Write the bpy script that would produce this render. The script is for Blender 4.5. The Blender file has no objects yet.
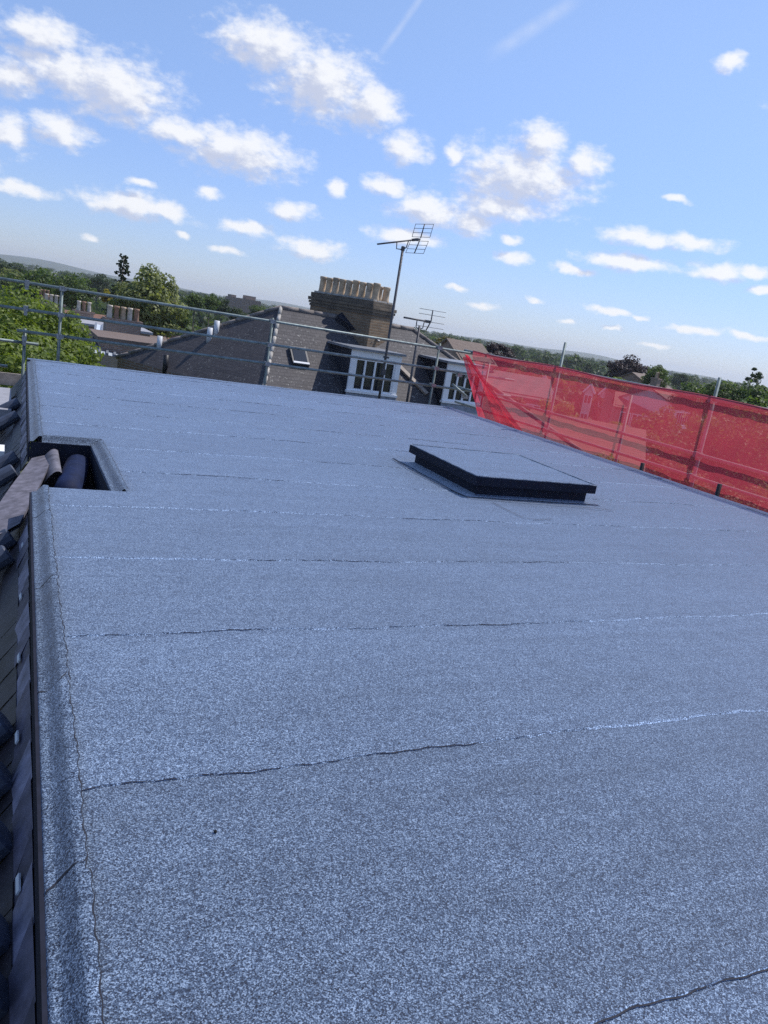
import bpy, math, random
import numpy as np
from mathutils import Vector, Matrix
scene = bpy.context.scene
R_ = math.radians
rng = np.random.default_rng(7)
random.seed(7)

# ------------------------------------------------------------------ camera
H = 1.45                                   # eye height above the felt roof (z = 0)
F = 769.0
_y = Vector((8 - 384, 258 + .167 * 8 - 512, F)).normalized()
_a = Vector((-384, -254, F)); _b = Vector((384, 258 + .167 * 768 - 512, F))
_n = _a.cross(_b).normalized()
if _n.y > 0: _n = -_n
_x = _y.cross(_n)
RW = Matrix((_x, _y, _n))                  # rows: world axes in camera (right, down, forward) space
cam_d = bpy.data.cameras.new('camera'); cam = bpy.data.objects.new('camera', cam_d)
scene.collection.objects.link(cam); scene.camera = cam
cam_d.sensor_fit = 'VERTICAL'; cam_d.sensor_height = 36.0; cam_d.sensor_width = 27.0
cam_d.lens = 36.0 * F / 1024.0
cam_d.clip_start = .05; cam_d.clip_end = 20000
rt = RW @ Vector((1, 0, 0)); dn = RW @ Vector((0, 1, 0)); fw = RW @ Vector((0, 0, 1))
M = Matrix(((rt.x, -dn.x, -fw.x, 0), (rt.y, -dn.y, -fw.y, 0), (rt.z, -dn.z, -fw.z, H), (0, 0, 0, 1)))
cam.matrix_world = M

def ray(px, py): return RW @ Vector((px - 384, py - 512, F))
def at_y(px, py, Y):
    v = ray(px, py); return Vector((0, 0, H)) + v * (Y / v.y)
def at_z(px, py, z=0.0):
    v = ray(px, py); return Vector((0, 0, H)) + v * ((z - H) / v.z)
def at_plane(px, py, p, n):
    v = ray(px, py); o = Vector((0, 0, H)); return o + v * ((p - o).dot(n) / v.dot(n))

# ------------------------------------------------------------------ sky, sun, exposure
SUN_EL, SUN_AZ = R_(57), R_(84)            # azimuth measured from +Y towards +X
world = bpy.data.worlds.new('World'); scene.world = world
world.use_nodes = True
sun_d = bpy.data.lights.new('sun', 'SUN'); sun = bpy.data.objects.new('sun', sun_d)
scene.collection.objects.link(sun)
sun_d.energy = 4.5; sun_d.angle = R_(.53); sun_d.color = (1.0, .955, .90)
S = Vector((math.sin(SUN_AZ) * math.cos(SUN_EL), math.cos(SUN_AZ) * math.cos(SUN_EL), math.sin(SUN_EL)))
sun.rotation_euler = S.to_track_quat('Z', 'Y').to_euler()
sun.location = S * 60
vs = scene.view_settings
vs.view_transform = 'Standard'; vs.look = 'None'; vs.exposure = 0.0; vs.gamma = 1.0
scene.cycles.max_bounces = 8; scene.cycles.transparent_max_bounces = 24
scene.cycles.volume_bounces = 0
scene.cycles.use_denoising = False

class NT:
    """small node helper"""
    def __init__(s, tree): s.t = tree; s.n = tree.nodes; s.l = tree.links
    def add(s, typ, **kw):
        nd = s.n.new(typ)
        ins = kw.pop('ins', {})
        for k, v in kw.items(): setattr(nd, k, v)
        for k, v in ins.items():
            if isinstance(v, bpy.types.NodeSocket): s.l.new(v, nd.inputs[k])
            else: nd.inputs[k].default_value = v
        return nd
    def math(s, op, a, b=0.0, c=None, clamp=False):
        ins = {0: a, 1: b}
        if c is not None: ins[2] = c
        return s.add('ShaderNodeMath', operation=op, use_clamp=clamp, ins=ins).outputs[0]
    def vmath(s, op, a, b=(0, 0, 0)):
        nd = s.add('ShaderNodeVectorMath', operation=op, ins={0: a, 1: b})
        return nd.outputs['Value'] if op in ('LENGTH', 'DOT_PRODUCT') else nd.outputs[0]
    def noise(s, vec, scale, detail=2.0, rough=.5, out='Fac'):
        return s.add('ShaderNodeTexNoise', ins={'Vector': vec, 'Scale': scale, 'Detail': detail, 'Roughness': rough}).outputs[out]
    def ramp(s, fac, stops, interp='LINEAR'):
        nd = s.add('ShaderNodeValToRGB', ins={0: fac}); cr = nd.color_ramp; cr.interpolation = interp
        while len(cr.elements) < len(stops): cr.elements.new(.5)
        for e, (p, c) in zip(cr.elements, stops):
            e.position = p; e.color = (c[0], c[1], c[2], 1) if not isinstance(c, float) else (c, c, c, 1)
        return nd.outputs[0]
    def mix(s, fac, a, b, blend='MIX'):
        nd = s.add('ShaderNodeMix', data_type='RGBA', blend_type=blend, clamp_factor=True)
        for idx, v in ((0, fac), (6, a), (7, b)):
            if isinstance(v, bpy.types.NodeSocket): s.l.new(v, nd.inputs[idx])
            else: nd.inputs[idx].default_value = (*v, 1) if (isinstance(v, tuple) and len(v) == 3) else v
        return nd.outputs[2]
    def smooth(s, v, a, b):
        return s.add('ShaderNodeMapRange', interpolation_type='SMOOTHSTEP', ins={0: v, 1: a, 2: b, 3: 0.0, 4: 1.0}).outputs[0]

# cumulus clouds as fields of azimuth and elevation on the sky (x, y, half width, half height in photo px -> angles)
CL = [(40,33,42,15),(112,86,68,30),(62,70,45,22),(12,78,26,17),(238,152,70,24),(182,134,42,14),(5,130,26,20),(62,130,32,15),
 (268,45,54,25),(322,82,58,32),(372,105,36,22),(402,147,26,18),(132,206,58,13),(168,212,26,11),(15,187,36,7),(293,210,26,10),
 (247,227,29,9),(208,192,16,6),(313,248,44,10),(338,188,17,8),(390,187,27,9),(428,210,48,16),(470,220,34,14),(525,178,72,34),
 (541,140,26,18),(588,162,24,15),(498,208,50,15),(455,155,14,9),(510,240,15,5),(511,257,20,7),(638,238,42,10),(690,243,38,9),(625,262,48,9),
 (574,271,27,5),(722,272,32,9),(756,272,17,6),(764,290,16,5),(606,313,28,4),(692,330,32,4),(612,330,17,3),(483,307,16,5),
 (455,288,13,4),(402,236,40,11),(730,62,14,10),(678,201,14,4),(568,322,12,3),(640,318,12,3),(745,335,25,4),(225,250,20,4),(140,185,18,5),
 (180,235,10,4),(90,238,12,4),(655,345,18,3),(536,300,12,3),(-30,150,24,20),(-60,60,60,24),(840,110,50,22),(860,250,50,14),(900,320,60,9)]
def azel(px, py):
    v = ray(px, py).normalized(); return math.atan2(v.x, v.y), math.asin(v.z)
g = bpy.data.node_groups.new('cumulus field', 'ShaderNodeTree')
g.interface.new_socket('UV', in_out='INPUT', socket_type='NodeSocketVector')
g.interface.new_socket('D', in_out='OUTPUT', socket_type='NodeSocketFloat')
G = NT(g); gi = g.nodes.new('NodeGroupInput'); go = g.nodes.new('NodeGroupOutput')
nz = G.noise(gi.outputs[0], 22, 3, .6, 'Color')
wv = G.vmath('ADD', gi.outputs[0], G.vmath('MULTIPLY', G.vmath('SUBTRACT', nz, (.5, .5, .5)), (.040, .024, 0)))
acc = None
for (px, py, w, h) in CL:
    a, e = azel(px, py); sc = 1 / F
    d2 = G.vmath('SUBTRACT', wv, (a, e, 0))
    d2 = G.vmath('MULTIPLY', d2, (1 / (w * 1.10 * sc / math.cos(e)), 1 / (h * 1.15 * sc), 0))
    v = G.math('SUBTRACT', 1.0, G.vmath('LENGTH', d2))
    acc = v if acc is None else G.math('MAXIMUM', acc, v)
fb = G.noise(G.vmath('MULTIPLY', gi.outputs[0], (1, 1.7, 1)), 44, 7, .6)
dd = G.math('ADD', acc, G.math('MULTIPLY', G.math('SUBTRACT', fb, .52), 1.3))
g.links.new(dd, go.inputs[0])

W = NT(world.node_tree); world.node_tree.nodes.clear()
sky = W.add('ShaderNodeTexSky', sky_type='NISHITA', sun_disc=False, sun_elevation=SUN_EL, sun_rotation=SUN_AZ,
            altitude=40, air_density=1.0, dust_density=.25, ozone_density=1.6)
tc = W.add('ShaderNodeTexCoord').outputs['Generated']
sp = W.add('ShaderNodeSeparateXYZ', ins={0: tc})
az = W.math('ARCTAN2', sp.outputs[0], sp.outputs[1]); el = W.math('ARCSINE', sp.outputs[2])
uv = W.add('ShaderNodeCombineXYZ', ins={0: az, 1: el, 2: 0.0}).outputs[0]
def cld(vec):
    nd = W.add('ShaderNodeGroup'); nd.node_tree = g; W.l.new(vec, nd.inputs[0]); return nd.outputs[0]
D1 = cld(uv); D2 = cld(W.vmath('ADD', uv, (.012, .016, 0)))
alpha = W.math('MULTIPLY', W.smooth(D1, -.02, .74), .93)
lit = W.math('SUBTRACT', W.math('MULTIPLY', W.math('SUBTRACT', D1, D2), 1.0), W.math('MULTIPLY', D1, .42))
lit = W.smooth(lit, -.46, .14)
ccol = W.mix(lit, (5.9, 6.4, 8.0), (9.8, 9.9, 10.2))
lowband = W.smooth(el, -.02, .42)
sky_c = W.mix(1.0, sky.outputs[0], W.mix(lowband, (.80, .94, 1.46), (1.58, 1.58, 1.74)), 'MULTIPLY')
# faint aeroplane trails high up
def trail(p0, p1, w):
    a0 = azel(*p0); a1 = azel(*p1); L = math.hypot(a1[0] - a0[0], a1[1] - a0[1])
    t = ((a1[0] - a0[0]) / L, (a1[1] - a0[1]) / L, 0); n_ = (-t[1], t[0], 0)
    r = W.vmath('SUBTRACT', uv, (a0[0], a0[1], 0))
    u = W.vmath('DOT_PRODUCT', r, t); v = W.math('ABSOLUTE', W.vmath('DOT_PRODUCT', r, n_))
    m = W.math('SUBTRACT', 1.0, W.smooth(v, 0.0, w))
    m = W.math('MULTIPLY', m, W.math('MULTIPLY', W.smooth(u, 0.0, L * .3), W.math('SUBTRACT', 1.0, W.smooth(u, L * .7, L))))
    return W.math('MULTIPLY', m, W.math('MULTIPLY', W.noise(uv, 60, 3), .36))
tr = W.math('ADD', trail((372, 66), (440, -30), .006), trail((480, 62), (590, -10), .012), clamp=True)
col = W.mix(tr, sky_c, (9, 9.3, 10))
col = W.mix(alpha, col, ccol)
bg = W.add('ShaderNodeBackground', ins={'Color': col, 'Strength': .1})
W.l.new(bg.outputs[0], W.add('ShaderNodeOutputWorld').inputs[0])
world.cycles.sampling_method = 'MANUAL'; world.cycles.sample_map_resolution = 512

# ------------------------------------------------------------------ object helpers
COL = scene.collection
ORG = {}
def tag(o, label=None, cat=None, group=None, kind=None):
    if label: o['label'] = label
    if cat: o['category'] = cat
    if group: o['group'] = group
    if kind: o['kind'] = kind
    return o
def empty(name, loc, label=None, cat=None, group=None):
    o = bpy.data.objects.new(name, None); COL.objects.link(o); o.location = loc
    o.empty_display_size = .2
    ORG[o.name] = Vector(loc); return tag(o, label, cat, group)
class MB:
    def __init__(s): s.v = []; s.f = []; s.sm = []
    def face(s, pts, smooth=False):
        k = len(s.v); s.v += [tuple(p) for p in pts]; s.f.append(tuple(range(k, k + len(pts)))); s.sm.append(smooth); return s
    def box(s, c, size, rot=None):
        c = Vector(c); hx, hy, hz = [q / 2 for q in size]; k = len(s.v)
        for dz in (-hz, hz):
            for dx, dy in ((-hx, -hy), (hx, -hy), (hx, hy), (-hx, hy)):
                p = Vector((dx, dy, dz))
                if rot is not None: p = rot @ p
                s.v.append(tuple(c + p))
        for f in ((3, 2, 1, 0), (4, 5, 6, 7), (0, 1, 5, 4), (1, 2, 6, 5), (2, 3, 7, 6), (3, 0, 4, 7)):
            s.f.append(tuple(k + i for i in f)); s.sm.append(False)
        return s
    def bar(s, a, b, w, h, up=(0, 0, 1)):
        a = Vector(a); b = Vector(b); d = b - a; y = d.normalized(); x = y.cross(Vector(up)).normalized(); z = x.cross(y)
        return s.box((a + b) / 2, (w, d.length, h), Matrix((x, y, z)).transposed())
    def tube(s, pts, r, n=8, cap=True, r2=None):
        pts = [Vector(p) for p in pts]; k0 = len(s.v); m = len(pts)
        prev = None
        for i, p in enumerate(pts):
            d = (pts[min(i + 1, m - 1)] - pts[max(i - 1, 0)]).normalized()
            if prev is None:
                u = d.orthogonal().normalized()
            else:
                u = (prev - d * prev.dot(d)).normalized()
            prev = u; w = d.cross(u)
            rr = r if r2 is None else r + (r2 - r) * i / (m - 1)
            for j in range(n):
                t = 2 * math.pi * j / n
                s.v.append(tuple(p + (u * math.cos(t) + w * math.sin(t)) * rr))
        for i in range(m - 1):
            for j in range(n):
                a = k0 + i * n + j; b = k0 + i * n + (j + 1) % n
                s.f.append((a, b, b + n, a + n)); s.sm.append(True)
        if cap:
            s.f.append(tuple(k0 + j for j in reversed(range(n)))); s.sm.append(False)
            s.f.append(tuple(k0 + (m - 1) * n + j for j in range(n))); s.sm.append(False)
        return s
    def lathe(s, c, prof, n=12):
        c = Vector(c); k0 = len(s.v)
        for (r, z) in prof:
            for j in range(n):
                t = 2 * math.pi * j / n; s.v.append(tuple(c + Vector((r * math.cos(t), r * math.sin(t), z))))
        for i in range(len(prof) - 1):
            for j in range(n):
                a = k0 + i * n + j; b = k0 + i * n + (j + 1) % n
                s.f.append((a, b, b + n, a + n)); s.sm.append(True)
        return s
    def grid(s, fn, nu, nv, smooth=True):
        k0 = len(s.v)
        for j in range(nv + 1):
            for i in range(nu + 1): s.v.append(tuple(fn(i / nu, j / nv)))
        for j in range(nv):
            for i in range(nu):
                a = k0 + j * (nu + 1) + i; s.f.append((a, a + 1, a + nu + 2, a + nu + 1)); s.sm.append(smooth)
        return s
    def build(s, name, mat, parent=None, label=None):
        org = ORG[parent.name] if parent is not None else Vector((0, 0, 0))
        me = bpy.data.meshes.new(name)
        me.from_pydata([(x - org.x, y - org.y, z - org.z) for x, y, z in s.v], [], s.f)
        me.polygons.foreach_set('use_smooth', s.sm); me.materials.append(mat); me.update()
        o = bpy.data.objects.new(name, me); COL.objects.link(o)
        if parent is not None: o.parent = parent
        ORG[o.name] = org
        if label: o['label'] = label
        return o
def link_mesh(name, me, mat, parent=None):
    me.materials.append(mat); o = bpy.data.objects.new(name, me); COL.objects.link(o)
    if parent is not None: o.parent = parent
    ORG[o.name] = ORG[parent.name] if parent is not None else Vector((0, 0, 0)); return o
def copy_tree(o, parent=None):
    c = o.copy(); COL.objects.link(c)
    if parent is not None: c.parent = parent
    for ch in list(o.children): copy_tree(ch, c)
    return c

# ------------------------------------------------------------------ materials
def mat(name):
    m = bpy.data.materials.new(name); m.use_nodes = True; m.node_tree.nodes.clear(); return m, NT(m.node_tree)
def out(T, sh): T.l.new(sh, T.add('ShaderNodeOutputMaterial').inputs[0])
def coord(T): return T.add('ShaderNodeTexCoord').outputs['Object']
def simple(name, c, rough=.6, metal=0.0, var=.25, scale=6.0, bump=0.0, spec=.5):
    m, T = mat(name); co = coord(T)
    n = T.noise(co, scale, 5, .62)
    d = tuple(x * (1 - var) for x in c); l = tuple(min(1, x * (1 + var)) for x in c)
    cc = T.ramp(n, [(.3, d), (.7, l)])
    ins = {'Base Color': cc, 'Roughness': rough, 'Metallic': metal, 'Specular IOR Level': spec}
    if bump: ins['Normal'] = T.add('ShaderNodeBump', ins={'Strength': bump, 'Distance': .01, 'Height': n}).outputs[0]
    out(T, T.add('ShaderNodeBsdfPrincipled', ins=ins).outputs[0]); return m
def felt_mat(name, k=1.0, sheen=.95):
    m, T = mat(name); co = coord(T)
    def cell(sc): return T.add('ShaderNodeSeparateColor', ins={0: T.add('ShaderNodeTexVoronoi', ins={'Vector': co, 'Scale': sc}).outputs['Color']}).outputs[0]
    big = T.noise(co, 1.1, 5, .6)
    st = T.noise(T.vmath('MULTIPLY', co, (.5, 9, 1)), 1.0, 5, .65)
    f = T.math('ADD', T.math('MULTIPLY', cell(360), .52), T.math('ADD', T.math('MULTIPLY', cell(250), .32), T.math('ADD', T.math('MULTIPLY', T.noise(co, 70, 4, .75), .18), T.math('MULTIPLY', T.noise(T.vmath('MULTIPLY', co, (.6, 1, 1)), 17, 4, .7), .20))))
    f = T.math('SUBTRACT', f, .118)
    c = T.ramp(f, [(.24, (.004 * k, .008 * k, .024 * k)), (.43, (.038 * k, .065 * k, .122 * k)), (.58, (.092 * k, .143 * k, .230 * k)), (.78, (.30 * k, .40 * k, .55 * k))])
    info = T.add('ShaderNodeObjectInfo').outputs['Random']
    v = T.math('ADD', T.math('MULTIPLY', big, .40), T.math('MULTIPLY', st, .62))
    v = T.math('ADD', T.math('ADD', v, .26), T.math('MULTIPLY', info, .16))
    v = T.math('SUBTRACT', v, T.math('MULTIPLY', T.smooth(T.noise(co, 2.3, 6, .7), .56, .70), .13))
    c = T.mix(1.0, c, T.add('ShaderNodeCombineXYZ', ins={0: v, 1: v, 2: v}).outputs[0], 'MULTIPLY')
    nrm = T.add('ShaderNodeBump', ins={'Strength': .55, 'Distance': .004, 'Height': f}).outputs[0]
    p = T.add('ShaderNodeBsdfPrincipled', ins={'Base Color': c, 'Roughness': .72, 'Specular IOR Level': .35, 'Normal': nrm,
              'Sheen Weight': sheen, 'Sheen Roughness': .38, 'Sheen Tint': (.75, .85, 1, 1)})
    out(T, p.outputs[0]); return m
def slate_mat(name, ux, c0, c1, mortar, lichen=.6, rowz=.075, bw=.16):
    """slates in courses: ux = direction in plan that runs along the courses"""
    m, T = mat(name); co = coord(T)
    u = T.vmath('DOT_PRODUCT', co, (ux[0], ux[1], 0)); sp_ = T.add('ShaderNodeSeparateXYZ', ins={0: co})
    vec = T.add('ShaderNodeCombineXYZ', ins={0: u, 1: sp_.outputs[2], 2: 0.0}).outputs[0]
    wob = T.vmath('MULTIPLY', T.vmath('SUBTRACT', T.noise(co, 3, 2, .5, 'Color'), (.5, .5, .5)), (.03, .03, 0))
    b = T.add('ShaderNodeTexBrick', offset=.5, ins={'Vector': T.vmath('ADD', vec, wob), 'Scale': 1.0, 'Color1': (*c0, 1), 'Color2': (*c1, 1),
              'Mortar': (*mortar, 1), 'Mortar Size': .006, 'Mortar Smooth': .3, 'Bias': 0.0, 'Brick Width': bw, 'Row Height': rowz})
    n = T.noise(co, 2.2, 5, .65)
    c = T.mix(T.smooth(n, .42, .72), b.outputs[0], tuple(q * .85 for q in c1))
    li = T.noise(co, 15, 3, .6); li2 = T.noise(co, 1.4, 2, .5)
    lf = T.math('MULTIPLY', T.smooth(li, .61, .67), T.smooth(li2, .38, .56))
    c = T.mix(T.math('MULTIPLY', lf, lichen), c, (.42, .41, .37))
    nrm = T.add('ShaderNodeBump', ins={'Strength': .5, 'Distance': .015, 'Height': T.math('ADD', b.outputs[1], T.math('MULTIPLY', n, -.4))})
    nrm.invert = True
    out(T, T.add('ShaderNodeBsdfPrincipled', ins={'Base Color': c, 'Roughness': .7, 'Normal': nrm.outputs[0], 'Specular IOR Level': .3}).outputs[0]); return m
def brick_mat(name, ux, c0, c1, mortar, row=.075, bw=.22, soot=.6):
    m, T = mat(name); co = coord(T)
    u = T.vmath('DOT_PRODUCT', co, (ux[0], ux[1], 0)); sp_ = T.add('ShaderNodeSeparateXYZ', ins={0: co})
    vec = T.add('ShaderNodeCombineXYZ', ins={0: u, 1: sp_.outputs[2], 2: 0.0}).outputs[0]
    b = T.add('ShaderNodeTexBrick', offset=.5, ins={'Vector': vec, 'Scale': 1.0, 'Color1': (*c0, 1), 'Color2': (*c1, 1), 'Mortar': (*mortar, 1),
              'Mortar Size': .012, 'Mortar Smooth': .3, 'Brick Width': bw, 'Row Height': row})
    n = T.noise(co, 2.6, 5, .7)
    c = T.mix(T.math('MULTIPLY', T.smooth(n, .4, .7), soot), b.outputs[0], (.045, .042, .04))
    nrm = T.add('ShaderNodeBump', ins={'Strength': .6, 'Distance': .01, 'Height': b.outputs[1]}); nrm.invert = True
    out(T, T.add('ShaderNodeBsdfPrincipled', ins={'Base Color': c, 'Roughness': .85, 'Normal': nrm.outputs[0]}).outputs[0]); return m
def leaf_mat(name, dark, light, trans=.45):
    m, T = mat(name); ge = T.add('ShaderNodeNewGeometry').outputs['Random Per Island']
    n = T.noise(coord(T), .55, 3, .6)
    f = T.math('ADD', T.math('MULTIPLY', ge, .6), T.math('MULTIPLY', T.smooth(n, .35, .65), .4))
    c = T.ramp(f, [(.1, dark), (.9, light)])
    d = T.add('ShaderNodeBsdfPrincipled', ins={'Base Color': c, 'Roughness': .55, 'Specular IOR Level': .35})
    t = T.add('ShaderNodeBsdfTranslucent', ins={'Color': T.mix(1.0, c, (1.25, 1.3, .6), 'MULTIPLY')})
    mx = T.add('ShaderNodeMixShader', ins={0: trans, 1: d.outputs[0], 2: t.outputs[0]})
    out(T, mx.outputs[0]); return m

felt = felt_mat('mineral felt')
felt_strip = felt_mat('mineral felt strip', .92, .15)
felt_side = simple('shade dark felt upstand', (.010, .012, .024), .75, var=.35, scale=20, spec=.25)  # navy of shadow put into the colour of the upright felt
bitumen = simple('bitumen bead', (.012, .013, .022), .85, var=.3, scale=40)
bead_light = felt_mat('granules pressed in bead', 2.1)
galv = simple('galvanised tube', (.20, .245, .24), .55, .4, .35, 9)
galv_dark = simple('weathered tube', (.13, .165, .16), .6, .3, .4, 9)
coupler_m = simple('steel coupler', (.30, .30, .29), .5, .5, .5, 30)
black_m = simple('black plastic', (.012, .013, .016), .5, var=.3)
white_p = simple('white gloss paint', (.84, .85, .86), .4, var=.06, scale=4)
white_o = simple('dulled white paint', (.62, .64, .66), .55, var=.12, scale=5)
lead = simple('lead sheet', (.20, .215, .24), .5, .2, .3, 5, .2)
lead_shade = simple('shade dark lead', (.014, .016, .026), .7, .0, .35, 4, .2)  # near black: shade of cheeks and stack put into the lead colour
wood_m = simple('weathered timber', (.36, .31, .26), .8, var=.3, scale=12)
wood_pale = simple('pale weathered board', (.125, .118, .145), .85, var=.45, scale=14, bump=.2)
glass_m, T = mat('window glass')
T_ = T.add('ShaderNodeBsdfPrincipled', ins={'Base Color': (.02, .025, .03, 1), 'Roughness': .04, 'Specular IOR Level': .8}); out(T, T_.outputs[0])
terracotta = simple('terracotta', (.34, .20, .13), .8, var=.35, scale=5)
pot_buff = simple('buff chimney pot', (.50, .375, .25), .8, var=.35, scale=5)
pot_grey = simple('sooty buff pot', (.42, .34, .25), .8, var=.4, scale=5)
soot_m = simple('soot', (.012, .011, .010), .9)
mortar_m = simple('mortar', (.36, .34, .31), .9, var=.45, scale=9, bump=.4)
ridge_m = simple('ridge tile', (.19, .165, .15), .8, var=.45, scale=7, bump=.3)
blue_m = simple('blue plastic', (.008, .016, .055), .75, var=.4, scale=8, spec=.2)
slate_dark = simple('dark slate', (.034, .029, .036), .5, var=.6, scale=10, bump=.25)
slate_lilac = simple('lilac slate', (.10, .092, .13), .55, var=.5, scale=11, bump=.25)
slate_pale = simple('pale slate', (.20, .19, .25), .55, var=.5, scale=11, bump=.25)
slate_mid = simple('purple slate', (.06, .055, .08), .55, var=.5, scale=11, bump=.25)
hip_blue = simple('blue black round tile', (.05, .062, .095), .5, var=.35, scale=9)
bark = simple('bark', (.10, .085, .065), .9, var=.4, scale=4)

# ================================================================== STRUCTURE
GZ = -9.5
def ground():
    m, T = mat('ground'); co = coord(T)
    n = T.noise(co, .012, 5, .6); n2 = T.noise(co, .4, 4, .6)
    c = T.ramp(n, [(.35, (.045, .060, .025)), (.5, (.075, .085, .035)), (.62, (.16, .15, .075)), (.75, (.06, .07, .03))])
    c = T.mix(T.math('MULTIPLY', n2, .35), c, (.06, .055, .045))
    out(T, T.add('ShaderNodeBsdfPrincipled', ins={'Base Color': c, 'Roughness': .95}).outputs[0])
    b = MB(); N = 72; k = 0
    rad = [0.0, 40, 120, 400, 1200, 3000, 5000]
    b.v.append((0, 0, GZ))
    for r in rad[1:]:
        for j in range(N): b.v.append((r * math.cos(2 * math.pi * j / N), r * math.sin(2 * math.pi * j / N), GZ))
    for j in range(N): b.f.append((0, 1 + j, 1 + (j + 1) % N)); b.sm.append(False)
    for i in range(len(rad) - 2):
        for j in range(N):
            a = 1 + i * N + j; c_ = 1 + i * N + (j + 1) % N
            b.f.append((a, a + N, c_ + N, c_)); b.sm.append(False)
    tag(b.build('ground', m), kind='structure')
    hm = simple('hill woods', (.045, .06, .03), .95, var=.5, scale=.02)
    h = MB()
    def fn(u, v):
        az_ = R_(-35 + 120 * u); d = 2700 + 1500 * v
        env = math.sin(math.pi * v)
        left = max(0, 1 - abs(math.degrees(az_) - 0) / 22)
        hh = 13 + 9 * left + 7 * math.sin(az_ * 19 + 1) + 4 * math.sin(az_ * 47)
        return (d * math.sin(az_), d * math.cos(az_), GZ - .5 + max(0, hh) * env)
    h.grid(fn, 160, 10)
    tag(h.build('hills', hm), kind='structure')
    rm = simple('asphalt', (.05, .05, .052), .9, var=.2, scale=2)
    r = MB(); r.box((-14, 40, GZ + .004), (6, 240, .008)); tag(r.build('road', rm), kind='structure')
ground()

# ---- haze: closed box of even thin air
def haze():
    m, T = mat('haze air')
    v = T.add('ShaderNodeVolumePrincipled', ins={'Color': (.90, .95, 1.0, 1), 'Density': .00020, 'Anisotropy': .25})
    T.l.new(v.outputs[0], T.add('ShaderNodeOutputMaterial').inputs['Volume'])
    b = MB(); b.box((0, 0, (GZ - 1 + 40) / 2), (10400, 10400, 40 - GZ + 1)); o = b.build('haze', m); tag(o, kind='stuff')
haze()

# ================================================================== OUR HOUSE WITH THE FELT ROOF
X1, YB, YF = 8.13, -3.0, 13.45
def X0(y): return .108 + .0163 * y          # the left edge runs slightly askew
def sk(y): return .0163 * y - .027
NX, NY0, NY1 = .725, 5.53, 7.22              # notch in the left edge
house = empty('flat_roof_house', (4, 5, GZ), 'house with a flat roof of blue grey mineral felt, notched at its left edge', 'house')
seams = [-3.0, -2.05, -1.05, -.02, .985, 2.08, 3.12, 4.10, 5.12, 6.14, 7.05, 8.06, 9.0, 10.0, 11.0, 11.95, 12.9, 13.45]
def wav(x, s): return .011 * math.sin(x * 1.7 + s * 2.1) + .006 * math.sin(x * 7.3 + s) + .0035 * math.sin(x * 23 + s * 5) + .002 * math.sin(x * 61 + s * 3)
def hump(x, y):
    return .0035 * math.sin(x * 1.9 + y * 2.3) * math.sin(y * 3.1 - x * .7) + .0018 * math.sin(x * 5.2 - y * 3.3)
KIN = .255                                   # inner edge of the kerb strip
def felt_sheet(i):
    y0, y1 = seams[i], seams[i + 1] + (.10 if i < len(seams) - 2 else 0)
    spans = [(.15, X1 - .06)]
    b = MB(); nx = 130; ny = 10
    def xs_at(y):
        return NX + .09 if NY0 - .0 < y < NY1 + .075 else X0(y) + .09
    # rows at fixed y so the notch can be left out exactly
    def P(x, y, v):
        yy = y + (wav(x, i) if v == 0 else 0)
        z = hump(x, yy) + .0055 * (1 - v) + .002
        return (x, yy, z)
    ycuts = sorted(set([y0, y1] + [q for q in (NY0, NY1 + .075) if y0 < q < y1]))
    for a, c in zip(ycuts[:-1], ycuts[1:]):
        mid_ = (a + c) / 2
        inn = NY0 <= mid_ <= NY1 + .075
        def fn(u, t):
            y = a + (c - a) * t; xa = NX + .09 if inn else X0(y) + .09; x = xa + (X1 - .06 - xa) * u; v = (y - y0) / (y1 - y0)
            return P(x, y, v)
        b.grid(fn, nx, max(2, int(ny * (c - a) / (y1 - y0))))
    o = b.build('felt_sheet', felt, house)
    # thickness of the lap: black cut edge, with granules squeezed out along it
    e = MB(); l = MB(); xa = NX + .095 if NY0 <= y0 <= NY1 + .075 else X0(y0) + .095
    n = 700; g_ = random.Random(i * 31 + 5); ph = [g_.uniform(0, 6.28) for _ in range(8)]
    def gp(x):
        return .9 * math.sin(x * 1.3 + ph[0]) + .8 * math.sin(x * 3.7 + ph[1]) + .6 * math.sin(x * 9.1 + ph[2]) + .5 * math.sin(x * 23 + ph[3]) + .45 * math.sin(x * 57 + ph[4]) + .35 * math.sin(x * 131 + ph[5])
    ps = [P(xa + (X1 - .06 - xa) * k / n, y0, 0) for k in range(n + 1)]
    def row(p, dy, z): return (p[0], p[1] + dy, z)
    for pa, pb in zip(ps[:-1], ps[1:]):
        bias = lambda x: 2.2 if i == 4 else (.7 - .55 * x if i in (5, 6) else -.75)
        ga, gb = gp(pa[0]) * .8 + bias(pa[0]), gp(pb[0]) * .8 + bias(pb[0])
        da, db = [.0002 + .0034 * min(1.2, max(0, q)) for q in (ga, gb)]; la, lb = [.003 + .0025 * max(0, min(1.2, q)) if q > 0 else .003 + .0085 * min(1.3, -q) for q in (ga, gb)]
        za, zb = hump(*pa[:2]) + .003, hump(*pb[:2]) + .003
        l.face([row(pa, -la, za), row(pb, -lb, zb), row(pb, .0006, pb[2] + .0006), row(pa, .0006, pa[2] + .0006)], True)
        e.face([row(pa, -.003 - da, za + .003), row(pb, -.003 - db, zb + .003), row(pb, -.003, zb + .0042), row(pa, -.003, za + .0042)], True)
    if e.f: e.build('bitumen_edge', bitumen, o)
    if l.f: l.build('granule_bead', bead_light, o)
for i in range(len(seams) - 1): felt_sheet(i)

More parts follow.
